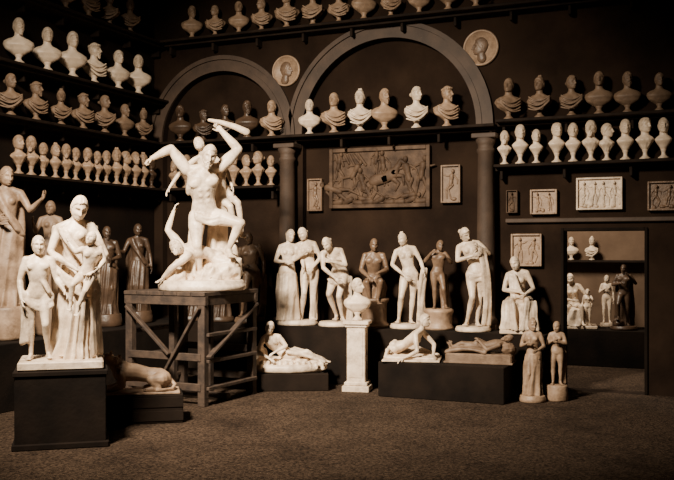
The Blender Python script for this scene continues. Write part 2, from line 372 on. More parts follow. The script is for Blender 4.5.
# ---------------------------------------------------------------- busts
def bust(kind,seed,male,hair,beard=False,yaw=0,drape=True,pitch=0):
    b=MB()
    if kind=='wide':
        b.lathe([(.085,0),(.09,.02),(.075,.035),(.045,.06),(.04,.09),(.06,.12),(.06,.135)],n=20)
        lv=[(.05,.05,.12,.02),(.11,.075,.16,.0),(.18,.10,.21,-.005),(.215,.11,.28,0),(.205,.105,.335,.01),(.15,.085,.375,.015),(.085,.068,.40,.012),(.058,.06,.43,.01),(.055,.056,.50,.0)]
        hz=.575
    else:
        b.lathe([(.08,0),(.085,.02),(.06,.035),(.035,.06),(.03,.10),(.045,.14),(.045,.15)],n=20)
        lv=[(.035,.04,.14,.02),(.06,.055,.19,0),(.105,.075,.26,0),(.125,.085,.31,.005),(.10,.075,.345,.01),(.058,.06,.38,.01),(.053,.055,.45,0)]
        hz=.525
    s=1.08 if male else .95; R=[]
    for i in range(27):
        u=i/26*(len(lv)-1); j=min(int(u),len(lv)-2); f=u-j; q=[lv[j][a]*(1-f)+lv[j+1][a]*f for a in range(4)]
        row=[]
        for w in range(36):
            th=2*math.pi*w/36; fo=0
            if drape and i<19: fo=.06*math.sin(th*7+i*.5+seed)+.04*math.sin(th*11-i*.4)
            row.append(V((q[0]*s*(1+fo)*math.cos(th),q[3]+q[1]*(1+fo)*math.sin(th)-(.02*math.exp(-((q[2]-.29)/.04)**2) if math.sin(th)<-.3 else 0),q[2])))
        R.append(row)
    b.rings(R)
    if drape and kind=='wide':
        fl=1 if seed%2 else -1
        for t in range(5):
            pts=[(V((fl*(-.17+.34*u),-.10-.035*math.sin(math.pi*u),.35-.05*t*.7-.10*math.sin(math.pi*u)*(1 if t%2 else .8)+ .03*t*(u-.5))),.013) for u in[a/8 for a in range(9)]]
            b.tube(pts,6)
    head(b,(0,-.01,hz),rotm(yaw,pitch,0),1.04,male,hair,seed,beard=beard,nu=36,nv=32)
    return b
BV={'marble':[],'mid':[],'dim':[],'dark':[]}
specs=[('wide',1,True,'curly',True,20),('wide',2,True,'short',False,-35),('wide',3,False,'wavy',False,35),('wide',4,True,'curly',False,5),('wide',5,False,'top',False,-25),('wide',6,True,'wreath',True,45),
       ('slim',7,True,'short',False,15),('slim',8,False,'bun',False,-35),('slim',9,True,'curly',False,45),('slim',10,False,'top',False,10),('slim',11,True,'curly',True,-20)]
for sp in specs:
    bb=bust(*sp[:5],yaw=sp[5],drape=(sp[1]%3!=1))
    for mk in BV: BV[mk].append(bb.mesh('portrait_bust_'+mk,[mk]))
rnd=random.Random(4)
def pb(kind,loc,yaw,mk,sc=1.0,i=None):
    idx=rnd.randrange(6) if kind=='wide' else 6+rnd.randrange(5)
    if i is not None: idx=i
    put(BV[mk][idx],'portrait_bust',(loc[0]+rnd.uniform(-.02,.02),loc[1]+rnd.uniform(-.02,.02),loc[2]+.001),yaw+rnd.uniform(-18,18),sc*rnd.uniform(.88,1.07))
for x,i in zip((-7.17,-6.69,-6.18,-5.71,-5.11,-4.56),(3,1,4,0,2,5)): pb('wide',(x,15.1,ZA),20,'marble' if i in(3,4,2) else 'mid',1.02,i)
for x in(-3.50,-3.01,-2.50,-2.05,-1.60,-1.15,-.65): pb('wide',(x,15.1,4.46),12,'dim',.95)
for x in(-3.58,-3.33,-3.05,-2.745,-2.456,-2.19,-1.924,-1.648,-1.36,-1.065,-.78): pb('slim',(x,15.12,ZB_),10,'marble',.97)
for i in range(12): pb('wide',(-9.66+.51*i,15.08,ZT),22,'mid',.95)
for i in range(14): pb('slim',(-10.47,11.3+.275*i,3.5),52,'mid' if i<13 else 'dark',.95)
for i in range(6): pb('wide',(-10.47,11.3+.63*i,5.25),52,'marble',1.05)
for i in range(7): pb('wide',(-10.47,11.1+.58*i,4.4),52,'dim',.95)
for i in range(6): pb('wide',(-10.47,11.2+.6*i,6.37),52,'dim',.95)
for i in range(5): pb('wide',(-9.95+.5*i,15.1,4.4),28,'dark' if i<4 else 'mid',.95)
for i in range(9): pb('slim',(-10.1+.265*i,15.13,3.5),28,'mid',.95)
# ---------------------------------------------------------------- reliefs and medallions
def relief(name,x0,x1,z0,z1,y,mk,nfig,seed,frame=.03,battle=False):
    rnd=random.Random(seed); w=x1-x0; h=z1-z0; b=MB(); R=MB()
    b.box((0,.03,0),(w,.06,h),bev=.01)
    for sx in(-1,1): b.box((sx*(w/2-frame/2),-.015,0),(frame,.06,h),bev=.008)
    for sz in(-1,1): b.box((0,-.015,sz*(h/2-frame/2)),(w-frame*2,.06,frame),bev=.008)
    hh=h-2*frame
    def man(ax,az,k,ang,a1,a2,l1,l2):
        Rm=Matrix.Rotation(ang,3,'Y')
        P=lambda x,zz:V((ax,-.004,az))+Rm@V((x*k,0,(zz-.9)*k))
        R.tube([(P(0,.9),.13*k),(P(0,1.15),.11*k),(P(0,1.38),.15*k)],8)
        R.ell(P(.04,1.64),(.10*k,.06,.13*k),None,9)
        for sg,aa in((-1,a1),(1,a2)):
            R.tube([(P(sg*.16,1.38),.055*k),(P(sg*.34,1.2+.25*aa),.045*k),(P(sg*(.36+.15*aa),1.0+.6*aa),.035*k)],7)
        for sg,ll in((-1,l1),(1,l2)):
            R.tube([(P(sg*.09,.88),.09*k),(P(sg*.12+ll*.3,.52+abs(ll)*.1),.065*k),(P(sg*.12+ll*.05,.1+abs(ll)*.1),.04*k)],7)
    if battle:
        U=rnd.uniform
        for (fx,fz,kk,an) in((-.70,-.22,.50,-1.25),(-.46,.02,.42,.5),(-.25,-.18,.46,-.3),(.52,-.05,.50,-.25),(.72,-.02,.46,.15),(.42,-.32,.40,1.45),(-.05,.24,.34,.1),(-.72,.16,.36,.2),(-.15,-.36,.36,-1.5)):
            man(fx*w/2*1.15,fz*h/1.0,kk*h/1.1,an,U(-1,1),U(-1,1),U(-1,1),U(-1,1))
        hx,hz=.12*w/2,-.02
        R.tube([((hx-.20,0,hz-.04),.11),((hx,0,hz),.10),((hx+.16,0,hz+.08),.11)],10)
        R.tube([((hx+.18,0,hz+.10),.08),((hx+.27,0,hz+.24),.055),((hx+.30,0,hz+.30),.045)],9); R.tube([((hx+.30,0,hz+.30),.045),((hx+.40,0,hz+.24),.028)],8)
        for p in(((hx+.17,0,hz+.05),(hx+.34,0,hz+.03),(hx+.36,0,hz-.12)),((hx+.14,0,hz),(hx+.26,0,hz-.10),(hx+.2,0,hz-.22)),((hx-.22,0,hz-.06),(hx-.16,0,hz-.22),(hx-.26,0,hz-.38)),((hx-.2,0,hz-.06),(hx-.30,0,hz-.2),(hx-.34,0,hz-.38))):
            R.tube([(p[0],.055),(p[1],.035),(p[2],.022)],8)
        R.tube([((hx-.28,0,hz),.03),((hx-.38,0,hz-.05),.035),((hx-.40,0,hz-.2),.02)],7)
        man(hx-.02,hz+.16,.40*h/1.1,-.15,.9,-.3,.6,-.6)
        for i in range(9): R.tube([((-w/2+.1+i*.2,0,-hh/2+.03),.05),((-w/2+.22+i*.2,0,-hh/2+.05+.04*math.sin(i*2)),.06)],8)
        for i in range(6): R.tube([((-w/2+.12+i*.09,0,hh/2-.05),.03),((-w/2+.16+i*.11,0,hh/2-.20-.04*(i%2)),.03)],7)
    else:
        for i in range(nfig):
            fx=-w/2+frame+(w-2*frame)*(i+.5)/nfig
            man(fx,-hh/2+.48*hh,hh*.92/1.75,rnd.uniform(-.2,.2),rnd.uniform(-1,1),rnd.uniform(-1,1),rnd.uniform(-.8,.8),rnd.uniform(-.8,.8))
    for i in range(nfig*2):
        R.ell((rnd.uniform(-w/2+.08,w/2-.08),0,rnd.uniform(-hh/2+.02,-hh/2+.12*h)),(rnd.uniform(.03,.06),.03,rnd.uniform(.02,.04)),None,7)
    vs=[(v[0],max(v[1],-.05) if v[1]<0 else v[1]*.4,v[2]) for v in R.v]; b.add(vs,R.f)
    put(b.mesh(name,[mk]),name,((x0+x1)/2,y-.061,(z0+z1)/2))
relief('battle_relief',-6.90,-4.97,3.06,4.15,YB+.16,'slab',8,3,.07,True)
relief('relief_panel',-7.35,-7.05,3.02,3.62,YB+.16,'bronze',1,5)
relief('relief_panel',-4.77,-4.42,3.12,3.78,YB+.16,'dim',1,6)
relief('relief_panel',-3.58,-3.39,2.92,3.30,YB,'slab',1,7,.015)
relief('relief_panel',-3.18,-2.74,2.89,3.30,YB,'mid',2,8)
relief('relief_panel',-2.43,-1.71,2.95,3.47,YB,'marble',4,9)
relief('relief_panel',-1.33,-.70,2.92,3.38,YB,'bronze',3,10)
relief('relief_panel',-3.50,-2.99,2.03,2.57,YB,'mid',2,11)
for x,z,r,mk,sg in((-7.74,5.64,.29,'mid',1),(-4.03,5.74,.31,'mid',-1)):
    b=MB(); rg=[]
    for rr,yy in((r,0),(r,-.04),(r*.94,-.06),(r*.88,-.045),(r*.86,-.03),(.01,-.03)):
        rg.append([V((rr*math.cos(2*math.pi*j/40),yy,rr*math.sin(2*math.pi*j/40))) for j in range(40)])
    b.rings(rg)
    hb=MB(); head(hb,(0,0,0),rotm(sg*80),r/.31*1.25,True,'curly',3); hb.capsule((0,0,-.09),.06,(-.02*sg,0,-.2),.08)
    b.add([(p[0],p[1]*.45-.04,p[2]+.02) for p in hb.v],hb.f,True,1)
    put(b.mesh('portrait_medallion',[mk,'bronze']),'portrait_medallion',(x,YB-.001,z))
# ---------------------------------------------------------------- statues on the ledge
YS=14.76; ZS=ZL+.001
s=Sculpt()
k=.93
J=pose(k,(-.16,0,.08),pel=(-.03,0,.93),hipL=(-.12,0,.90),hipR=(.06,0,.88),knR=(.09,-.12,.49),anR=(.12,.0,.08),shL=(-.15,.02,1.41),shR=(.17,.0,1.39),elL=(-.25,-.02,1.13),wrL=(-.08,-.2,1.12),elR=(.26,-.05,1.15),wrR=(.28,-.18,1.02),head=(.03,-.02,1.62))
s.figure(J,k,hrot=(30,12,5),nL=(0,1,0)); 
s.skirt([(-.19,.0,.92,.17,.14),(-.18,-.02,.6,.20,.17),(-.17,0,.3,.20,.17),(-.16,0,.09,.22,.2)],12,.16,1)
k=.96
J=pose(k,(.17,.02,.08),pel=(.05,0,.93),waist=(.03,0,1.08),chest=(-.01,-.01,1.27),neck=(-.03,.01,1.46),head=(-.08,-.04,1.60),shL=(-.19,.0,1.38),shR=(.13,.02,1.42),hipL=(-.04,0,.88),hipR=(.14,0,.91),knL=(-.06,-.14,.50),anL=(-.1,.05,.08),knR=(.12,-.03,.49),elL=(-.24,-.1,1.12),wrL=(-.05,-.2,1.25),elR=(.24,-.02,1.15),wrR=(.10,-.18,.98))
s.figure(J,k,hrot=(-35,18,-8),seed=2,nR=(0,1,0),nL=(0,1,0))
s.folds((.26,.0,.9),(.32,.06,.9),(.24,-.02,.1),(.33,.06,.1),4,.035,0)
s.base_round(.35,.09,1.05,.72)
s.make('two_maidens_statue','marble',(-7.20,14.66,ZS),27)
s=Sculpt(); k=.97
J=pose(k,(0,0,.08),pel=(.07,.05,.86),waist=(.06,.0,1.0),chest=(.0,-.12,1.15),neck=(-.08,-.22,1.30),head=(-.15,-.32,1.40),shL=(-.23,-.17,1.23),shR=(.09,-.17,1.28),
 elL=(-.22,-.24,.97),wrL=(-.02,-.30,.80),elR=(.18,-.24,1.02),wrR=(-.06,-.34,1.08),hipL=(-.02,.03,.82),hipR=(.16,.03,.84),knL=(-.12,-.24,.50),anL=(.02,.05,.10),knR=(.06,-.18,.46),anR=(.12,.02,.08))
s.figure(J,k,hrot=(-30,35,-8),seed=3,nL=(0,1,0),nR=(0,1,0))
s.folds((.18,.08,.86),(.26,.04,.84),(.16,.16,.1),(.28,.04,.1),6,.035,.0)
s.folds((-.12,-.2,.82),(-.08,-.2,.76),(.22,.0,.86),(.24,.0,.78),3,.025,.05)
s.base_round(.30,.08)
s.make('stooping_venus_statue','marble',(-6.48,14.70,ZS),24)
s=Sculpt(); k=.9; zb=.60
J=pose(k,(0,0,0),pel=(0,.1,.30+zb),waist=(0,.08,.46+zb),chest=(0,.03,.64+zb),neck=(0,.02,.83+zb),head=(0,-.04,.98+zb),shL=(-.17,.02,.77+zb),shR=(.17,.02,.77+zb),
 elL=(-.25,-.02,.50+zb),wrL=(-.12,-.24,.38+zb),elR=(.25,-.02,.50+zb),wrR=(.10,-.25,.45+zb),hipL=(-.09,.05,.28+zb),hipR=(.09,.05,.28+zb),knL=(-.14,-.33,.27+zb),anL=(-.08,-.22,-.09+zb),knR=(.12,-.36,.29+zb),anR=(.06,-.30,-.07+zb))
s.figure(J,k,hair='short',male=True,hrot=(10,15,0),nL=(0,0,-1),nR=(0,0,-1))
s.skirt([(0,.02,.30*k+zb*.9,.18,.15),(0,0,.15*k+zb*.9,.22,.20),(0,0,zb*.84,.2,.2)],10,.12,4)
s.hard.lathe([(.26,0),(.27,.05),(.23,.08),(.22,.12),(.22,.40),(.24,.43),(.26,.45),(.26,.50)],n=30)
s.make('seated_youth_statue','bronze',(-5.78,YS,ZS),22)
s=Sculpt(); k=.90
J=pose(k,(0,0,.08),pel=(.06,0,.92),waist=(.04,0,1.07),hipL=(-.03,0,.88),hipR=(.15,0,.92),chest=(.0,-.02,1.26),neck=(-.03,0,1.45),head=(-.07,-.03,1.59),shL=(-.19,0,1.36),shR=(.14,0,1.42),knL=(-.10,-.16,.5),anL=(-.14,.05,.09),
 elL=(-.27,-.04,1.11),wrL=(-.05,-.2,.92),elR=(.27,.0,1.18),wrR=(.32,-.12,1.0),knR=(.12,-.02,.49),anR=(.08,.02,.08))
s.figure(J,k,hrot=(-40,14,-5),seed=5,hair='top',nL=(0,1,0))
s.folds((.27,-.1,1.0),(.33,-.06,1.0),(.20,.02,.1),(.32,.06,.1),5,.03,-.02,(1,0,0))
s.base_round(.28,.08)
s.make('standing_venus_statue','marble',(-5.19,YS,ZS),20)
s=Sculpt(); k=.66; z0=.34
J=pose(k,(0,0,z0),pel=(-.03,0,.93),hipL=(-.12,0,.91),hipR=(.06,0,.88),elL=(-.34,.0,1.22),wrL=(-.20,-.16,1.40),elR=(.32,-.02,1.18),wrR=(.20,-.2,1.30),knR=(.13,-.14,.5),anR=(.18,.05,.09),head=(.04,-.03,1.61))
s.figure(J,k,male=True,thick=1.1,headk=1.15,hair='curly',hrot=(20,5,5),nL=(1,0,0),nR=(-1,0,0))
s.folds((.0,.1,.9),(.12,.12,.9),(.08,.08,z0),(.16,.1,z0),4,.035,0)
s.hard.lathe([(.25,0),(.26,.04),(.23,.07),(.22,.12),(.23,.26),(.25,.29),(.25,.32),(.22,.345)],n=30,wob=.03,m=1)
s.make('boy_statue','bronze',(-4.62,YS,ZS),18,extra=('mid',))
s=Sculpt(); k=.96
J=pose(k,(0,0,.08),pel=(.06,0,.93),waist=(.04,0,1.08),chest=(-.03,-.03,1.27),neck=(-.08,.0,1.44),head=(-.14,-.05,1.57),shL=(-.24,.0,1.35),shR=(.08,0,1.42),hipL=(-.04,0,.89),hipR=(.14,0,.92),
 elL=(-.26,-.14,1.12),wrL=(-.02,-.22,1.20),elR=(.27,-.02,1.24),wrR=(.10,-.2,1.36),knL=(-.01,-.18,.50),anL=(-.1,.02,.09),knR=(.11,-.02,.49),anR=(.07,.03,.08))
s.figure(J,k,hrot=(40,26,-14),seed=6,nL=(0,1,0),nR=(-1,0,0))
s.folds((.10,-.20,1.34),(.20,-.12,1.26),(.16,.0,.12),(.27,.06,.10),6,.026,.05,(1,0,0))
s.folds((-.05,-.12,.9),(-.05,-.12,.84),(.20,-.08,.96),(.22,-.06,.86),3,.022,.03)
s.base_round(.29,.08)
s.make('draped_nymph_statue','marble',(-4.0,14.66,ZS),15)
s=Sculpt(); k=.92
J=pose(k,(0,0,.06),pel=(0,.12,.50),waist=(-.01,.1,.65),chest=(-.03,.04,.83),neck=(-.04,.02,1.02),head=(-.08,-.05,1.15),shL=(-.20,.02,.94),shR=(.12,.02,.98),
 elL=(-.27,-.05,.68),wrL=(-.06,-.24,.66),elR=(.24,.0,.70),wrR=(.10,-.25,.62),hipL=(-.09,.05,.48),hipR=(.09,.05,.48),knL=(-.14,-.30,.50),anL=(-.14,-.25,.09),knR=(.12,-.34,.52),anR=(.14,-.36,.09))
s.figure(J,k,hrot=(-20,20,-8),seed=7,nL=(0,0,-1),nR=(0,0,-1))
s.skirt([(0,.10,.58,.17,.14),(-.01,-.05,.48,.25,.28),(0,-.10,.25,.26,.24),(0,-.11,.06,.30,.27)],13,.17,8,a0=.5)
s.folds((-.16,-.06,.93),(-.08,-.10,.93),(-.12,-.16,.58),(.08,-.18,.56),5,.025,.02)
s.folds((-.24,-.20,.50),(-.10,-.34,.50),(-.28,-.30,.08),(-.05,-.40,.08),5,.03,.03,(0,-1,0))
s.folds((.10,-.36,.50),(.24,-.22,.50),(.05,-.40,.08),(.28,-.32,.08),5,.03,.03,(0,-1,0))
s.hard.box((0,.14,.26),(.46,.34,.44),bev=.02)
s.base_box(.62,.74,.06)
s.make('seated_draped_woman_statue','marble',(-3.25,YS-.02,ZS),12)
def draped(name,mk,loc,yaw,k,seed,mir=False,arm=0,male=False,beard=False,hair='wavy',zb=.1,hr=(15,10,0)):
    s=Sculpt()
    o=dict(pel=(.03,0,.93),hipL=(-.06,0,.89),hipR=(.12,0,.91),knL=(-.08,-.14,.5),anL=(-.1,.04,.09),elL=(-.25,0,1.12),wrL=(-.10,-.2,1.08),elR=(.24,.02,1.12),wrR=(.26,-.08,.9))
    if arm==1: o.update(elR=(.30,-.05,1.36),wrR=(.36,-.12,1.62))
    if arm==2: o.update(elL=(-.28,-.02,1.15),wrL=(-.40,-.2,1.2))
    if arm==3: o.update(elR=(.28,-.10,1.18),wrR=(.40,-.28,1.30))
    J=pose(k,(0,0,zb),mir,**o)
    s.figure(J,k,male=male,beard=beard,hair=hair,hrot=hr,seed=seed)
    z=lambda a:a*k+zb
    s.skirt([(0,0,z(1.0),.15*k,.12*k),(.01*k,0,z(.85),.20*k,.16*k),(0,-.02*k,z(.5),.21*k,.18*k),(0,0,z(.2),.21*k,.18*k),(0,0,zb*.9,.25*k,.22*k)],12,.16,seed)
    s.folds((-.17*k,.0,z(1.42)),(-.10*k,-.06*k,z(1.42)),(.12*k,-.13*k,z(.95)),(.2*k,-.06*k,z(.88)),6,.028*k,.05*k,(0,-1,-.4))
    s.folds((-.2*k,.08*k,z(1.38)),(.18*k,.10*k,z(1.38)),(-.20*k,.12*k,z(.2)),(.20*k,.12*k,z(.2)),8,.032*k,.03*k,(0,1,0))
    s.base_round(.30*k,zb)
    return s.make(name,mk,loc,yaw,vox=.014*k)
def nude(name,mk,loc,yaw,k,seed,mir=False,zb=.1,male=True):
    s=Sculpt()
    J=pose(k,(0,0,zb),mir,pel=(.04,0,.93),hipL=(-.05,0,.88),hipR=(.13,0,.91),shL=(-.2,0,1.37),shR=(.18,0,1.42),knL=(-.12,-.14,.5),anL=(-.16,.06,.09),elL=(-.27,.0,1.10),wrL=(-.12,-.22,1.05),elR=(.28,.04,1.14),wrR=(.28,-.02,.88),head=(-.03,-.03,1.6))
    s.figure(J,k,male=male,hair='curly',hrot=(-25,8,-4),seed=seed,nL=(0,1,0))
    s.hard.tube([((.24*k,.08*k,zb+.05),.07*k),((.26*k,.08*k,zb+.4*k),.06*k),((.28*k,.04*k,zb+.78*k),.05*k)],10)
    s.folds((.24*k,.0,zb+.86*k),(.32*k,.02*k,zb+.86*k),(.22*k,.0,zb+.3*k),(.32*k,.0,zb+.25*k),4,.028*k,0)
    s.base_round(.32*k,zb)
    return s.make(name,mk,loc,yaw)
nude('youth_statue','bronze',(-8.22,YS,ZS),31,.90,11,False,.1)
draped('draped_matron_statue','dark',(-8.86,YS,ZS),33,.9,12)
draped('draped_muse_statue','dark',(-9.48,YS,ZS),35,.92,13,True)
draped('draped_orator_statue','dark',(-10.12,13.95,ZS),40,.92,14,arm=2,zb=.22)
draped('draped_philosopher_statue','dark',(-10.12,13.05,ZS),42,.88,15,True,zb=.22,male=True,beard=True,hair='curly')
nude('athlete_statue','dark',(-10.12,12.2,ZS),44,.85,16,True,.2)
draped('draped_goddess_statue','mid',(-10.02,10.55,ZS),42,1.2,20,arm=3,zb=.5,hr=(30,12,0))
s=Sculpt(); k=.85
J=pose(k,(0,0,.62),elL=(-.26,-.05,1.15),wrL=(-.3,-.2,1.3),elR=(.24,-.05,1.12),wrR=(.1,-.2,1.1))
s.figure(J,k,thick=1.05,headk=1.1,hrot=(-20,0,0),seed=21)
s.skirt([(0,0,1.35,.13,.11),(0,0,1.1,.18,.15),(0,0,.62,.21,.18)],10,.15,22)
s.base_round(.25,.62); s.make('standing_girl_statue','dim',(-9.88,11.35,ZS),42)
# ---------------------------------------------------------------- left foreground group
s=Sculpt(); k=1.13; z0=.10
J=pose(k,(.05,.08,z0),pel=(0,0,.93),waist=(0,0,1.08),chest=(-.02,-.02,1.27),neck=(-.01,0,1.46),head=(.03,-.07,1.60),shL=(-.18,0,1.38),shR=(.15,0,1.40),
 elL=(-.27,-.06,1.12),wrL=(-.02,-.26,.96),elR=(.30,-.05,1.10),wrR=(.16,-.32,.94),knL=(-.08,-.12,.5),anL=(-.12,-.02,.09),knR=(.12,-.06,.49))
s.figure(J,k,hair='bun',hrot=(15,30,6),seed=30,nL=(0,0,1),nR=(0,0,1),headk=1.08)
s.skirt([(.05,.10,1.24,.15,.12),(.06,.06,1.02,.22,.19),(.05,.05,.62,.24,.22),(.04,.06,.3,.25,.23),(.05,.06,.09,.30,.28)],15,.22,31,seg=160,rings=54)
s.folds((-.16,.02,1.66),(-.06,-.06,1.62),(.16,-.14,1.2),(.30,-.02,1.12),7,.021,.05,(0,-1,-.5))
s.folds((-.18,-.10,1.20),(-.14,-.16,1.12),(.28,-.08,1.02),(.28,-.10,.80),6,.021,.09,(0,-.5,-1))
s.folds((-.20,.14,1.66),(.26,.14,1.66),(-.22,.24,.2),(.30,.24,.2),9,.04,.03,(0,1,0))
s.folds((.22,-.10,1.18),(.30,.02,1.18),(.24,-.18,.15),(.34,.0,.15),5,.026,.02,(0,-1,0))
kk=.62
Ji=dict(pel=(.12,-.24,1.26),waist=(.15,-.25,1.35),chest=(.17,-.26,1.46),neck=(.18,-.26,1.56),head=(.17,-.28,1.66),shL=(.07,-.28,1.53),shR=(.27,-.22,1.54),
 elL=(.0,-.36,1.50),wrL=(-.07,-.32,1.60),elR=(.32,-.24,1.40),wrR=(.26,-.34,1.32),hipL=(.07,-.26,1.23),hipR=(.17,-.22,1.22),knL=(-.04,-.38,1.12),anL=(-.06,-.33,.92),knR=(.10,-.42,1.05),anR=(.02,-.38,.86))
Ji={a:V(b)+V((.05,-.06,-.13)) for a,b in Ji.items()}; Ji.update(toeL=V((-.4,-.6,-.7)),toeR=V((-.4,-.6,-.7)))
s.figure(Ji,kk,male=True,hair='curly',hrot=(-30,-15,10),thick=1.08,headk=1.12,seed=32)
kb=.84; ox=-.38
J=pose(kb,(ox,-.12,z0),pel=(-.02,0,.93),hipL=(-.11,0,.91),hipR=(.07,0,.88),knR=(.1,-.13,.5),anR=(.13,.03,.09),elL=(-.25,.02,1.12),wrL=(-.22,-.1,.88),elR=(.24,.0,1.14),wrR=(.34,-.1,.98),head=(.0,-.02,1.61))
s.figure(J,kb,male=True,hair='curly',hrot=(10,5,0),thick=.98,headk=1.1,seed=33)
s.folds((ox-.16,-.16,.90),(ox-.14,-.2,.80),(ox+.16,-.16,.86),(ox+.16,-.18,.74),5,.022,.06)
s.folds((ox-.17,-.10,.88),(ox-.10,-.18,.86),(ox-.19,-.10,.3),(ox-.12,-.16,.32),4,.026,.0)
s.folds((ox-.13,-.08,1.30),(ox-.08,-.12,1.30),(ox+.12,-.22,.9),(ox+.17,-.15,.85),3,.018,.03,(0,-1,0))
s.base_box(.96,.80,.10,c=(-.12,0))
s.make('mother_and_children_statue','marble',(-7.36,8.83,.905),39,vox=.012,it=2)
bm=MB(); bm.box((0,0,.45),(1.02,.84,.78),bev=.01); bm.box((0,0,.035),(1.08,.92,.07),bev=.01); bm.box((0,0,.87),(1.06,.88,.06),bev=.01)
rr=rotm(39)@V((-.12,0,0))
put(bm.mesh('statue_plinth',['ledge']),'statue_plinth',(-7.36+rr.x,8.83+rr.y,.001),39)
# ---------------------------------------------------------------- lion on crate
s=Sculpt(); B=s.soft
B.tube([((-.20,0,.26),.13),((-.05,.02,.25),.12),((.12,.03,.21),.105),((.28,.02,.18),.12)],14)
B.ell((.30,-.03,.15),(.14,.12,.13)); B.ell((-.22,0,.27),(.13,.13,.15))
B.tube([((-.25,0,.30),.11),((-.31,-.01,.38),.095),((-.36,-.02,.42),.08)],12)
for sg in(-1,1):
    B.tube([((-.24,sg*.10,.24),.07),((-.22,sg*.13,.10),.055),((-.34,sg*.12,.045),.040),((-.47,sg*.11,.035),.034)],10)
    for t in(-1,0,1): B.ell((-.50,sg*.11+t*.022,.034),(.035,.016,.028))
    B.tube([((.30,sg*.11,.16),.10),((.17,sg*.15,.16),.07),((.26,sg*.16,.05),.045),((.12,sg*.16,.035),.033)],10)
    for t in(-1,0,1): B.ell((.09,sg*.16+t*.02,.031),(.032,.014,.026))
B.tube([((.40,0,.16),.035),((.48,-.06,.08),.025),((.44,-.16,.04),.022),((.32,-.22,.035),.022),((.24,-.23,.035),.03)],8)
B.ell((-.40,-.02,.45),(.085,.075,.075)); B.ell((-.475,-.02,.425),(.055,.042,.036)); B.ell((-.47,-.02,.392),(.042,.034,.022)); B.ell((-.52,-.02,.445),(.014,.02,.012))
for sg in(-1,1): B.ell((-.36,-.02+sg*.062,.52),(.02,.015,.03)); s.hard.ell((-.452,-.02+sg*.035,.468),(.012,.010,.010),None,8)
for i in range(30):
    a=i*2.4; h=(i%5)/5
    s.hard.ell((-.29+.03*math.sin(a*2)+.06*h,-.01+.095*math.cos(a),.37+.10*math.sin(a)-.09*h),(.034,.030,.045),rotm(0,a*20,20),8,0,.5,i)
s.base_box(1.08,.50,.03,z=-.02)
s.make('lying_lion_sculpture','mid',(-7.42,10.25,.401),36,vox=.010)
bm=MB(); bm.box((0,0,.19),(1.16,.58,.376),bev=.01)
for z in(.10,.28): bm.box((0,-.295,z),(1.16,.012,.13),bev=.003)
put(bm.mesh('wooden_crate',['ledge']),'wooden_crate',(-7.42,10.25,0),36)
# ---------------------------------------------------------------- trestle stand
TX,TY,TZ=-7.85,12.25,1.68; W=1.5
bm=MB()
for i in range(6): bm.box((-W/2+W*(i+.5)/6,0,TZ-.03),(W/6-.008,W,.06),bev=.006)
for y in(-W/2+.06,W/2-.06): bm.box((0,y,TZ-.13),(W,.09,.14),bev=.008)
for x in(-W/2+.06,W/2-.06): bm.box((x,0,TZ-.13),(.09,W-.22,.14),bev=.008)
def beam(p,q,w=.09,d=.06):
    p=V(p);q=V(q); t=(q-p); L=t.length; R=t.to_track_quat('Z','Y').to_matrix(); bm.box((p+q)/2,(w,d,L),R=R,bev=.006)
h=W/2-.08
for sx in(-1,1):
    for sy in(-1,1): bm.box((sx*h,sy*h,(TZ-.06)/2),(.12,.12,TZ-.06),bev=.008)
for z in(.28,.72):
    for sy in(-1,1): beam((-h,sy*(h+.05),z),(h,sy*(h+.05),z),.05,.11)
for z in(.26,.66,1.05):
    for sx in(-1,1): beam((sx*(h+.05),-h,z),(sx*(h+.05),h,z),.11,.05)
beam((h+.09,-h,.72),(h+.09,h,1.45),.09,.04); beam((-h,-h-.1,1.45),(h*.2,-h-.1,.75),.09,.04); beam((h,-h-.1,1.45),(-h*.1,-h-.1,.30),.09,.04)
for sx,sy in((-.3,-.1),(.25,.1)): bm.box((sx,sy,(TZ-.06)/2),(.10,.10,TZ-.06),bev=.008)
bm.box((0,0,.05),(W*.9,.12,.1),bev=.01)
put(bm.mesh('modelling_trestle',['wood']),'modelling_trestle',(TX,TY,0),-3)
# ---------------------------------------------------------------- combat group
q=1.03; s=Sculpt(); k=1.24
def G(x,y,z): return V((x*q,y*q,z*q))
J=dict(pel=G(.03,.0,1.16),waist=G(.02,-.03,1.36),chest=G(.0,-.08,1.58),neck=G(.04,-.12,1.83),head=G(.10,-.24,2.00),shL=G(-.23,-.08,1.79),shR=G(.27,-.04,1.84),
 elL=G(-.46,-.12,2.10),wrL=G(-.70,-.20,1.96),elR=G(.54,.02,2.12),wrR=G(.30,.04,2.38),hipL=G(-.09,0,1.10),hipR=G(.15,0,1.12),knL=G(-.08,-.14,.66),anL=G(-.04,.0,.24),knR=G(.56,-.20,1.00),anR=G(.38,-.06,.60))
J.update(toeL=V((-.2,-1,-.1)),toeR=V((.4,-1,-.2)))
s.figure(J,k,male=True,muscle=1,thick=1.14,hair='curly',beard=True,hrot=(10,22,8),seed=40,curl=1.1,headk=1.08,nL=(0,0,-1),nR=(0,-1,0))
s.soft.tube([(G(.10,.0,2.55),.028),(G(.28,.0,2.52),.038),(G(.48,.0,2.46),.05),(G(.66,.0,2.38),.06)],10)
s.folds(G(.20,.12,1.82),G(.32,.12,1.76),G(.05,.2,.3),G(.35,.22,.5),7,.045,.08,(0,1,0))
s.folds(G(-.1,.08,1.2),G(.02,-.12,1.15),G(-.20,.02,.25),G(-.12,-.12,.22),4,.035,.04,(-1,0,0))
s.folds(G(-.10,-.16,1.14),G(-.08,-.16,1.06),G(.24,-.16,1.10),G(.26,-.14,1.0),3,.032,.05)
k2=1.0
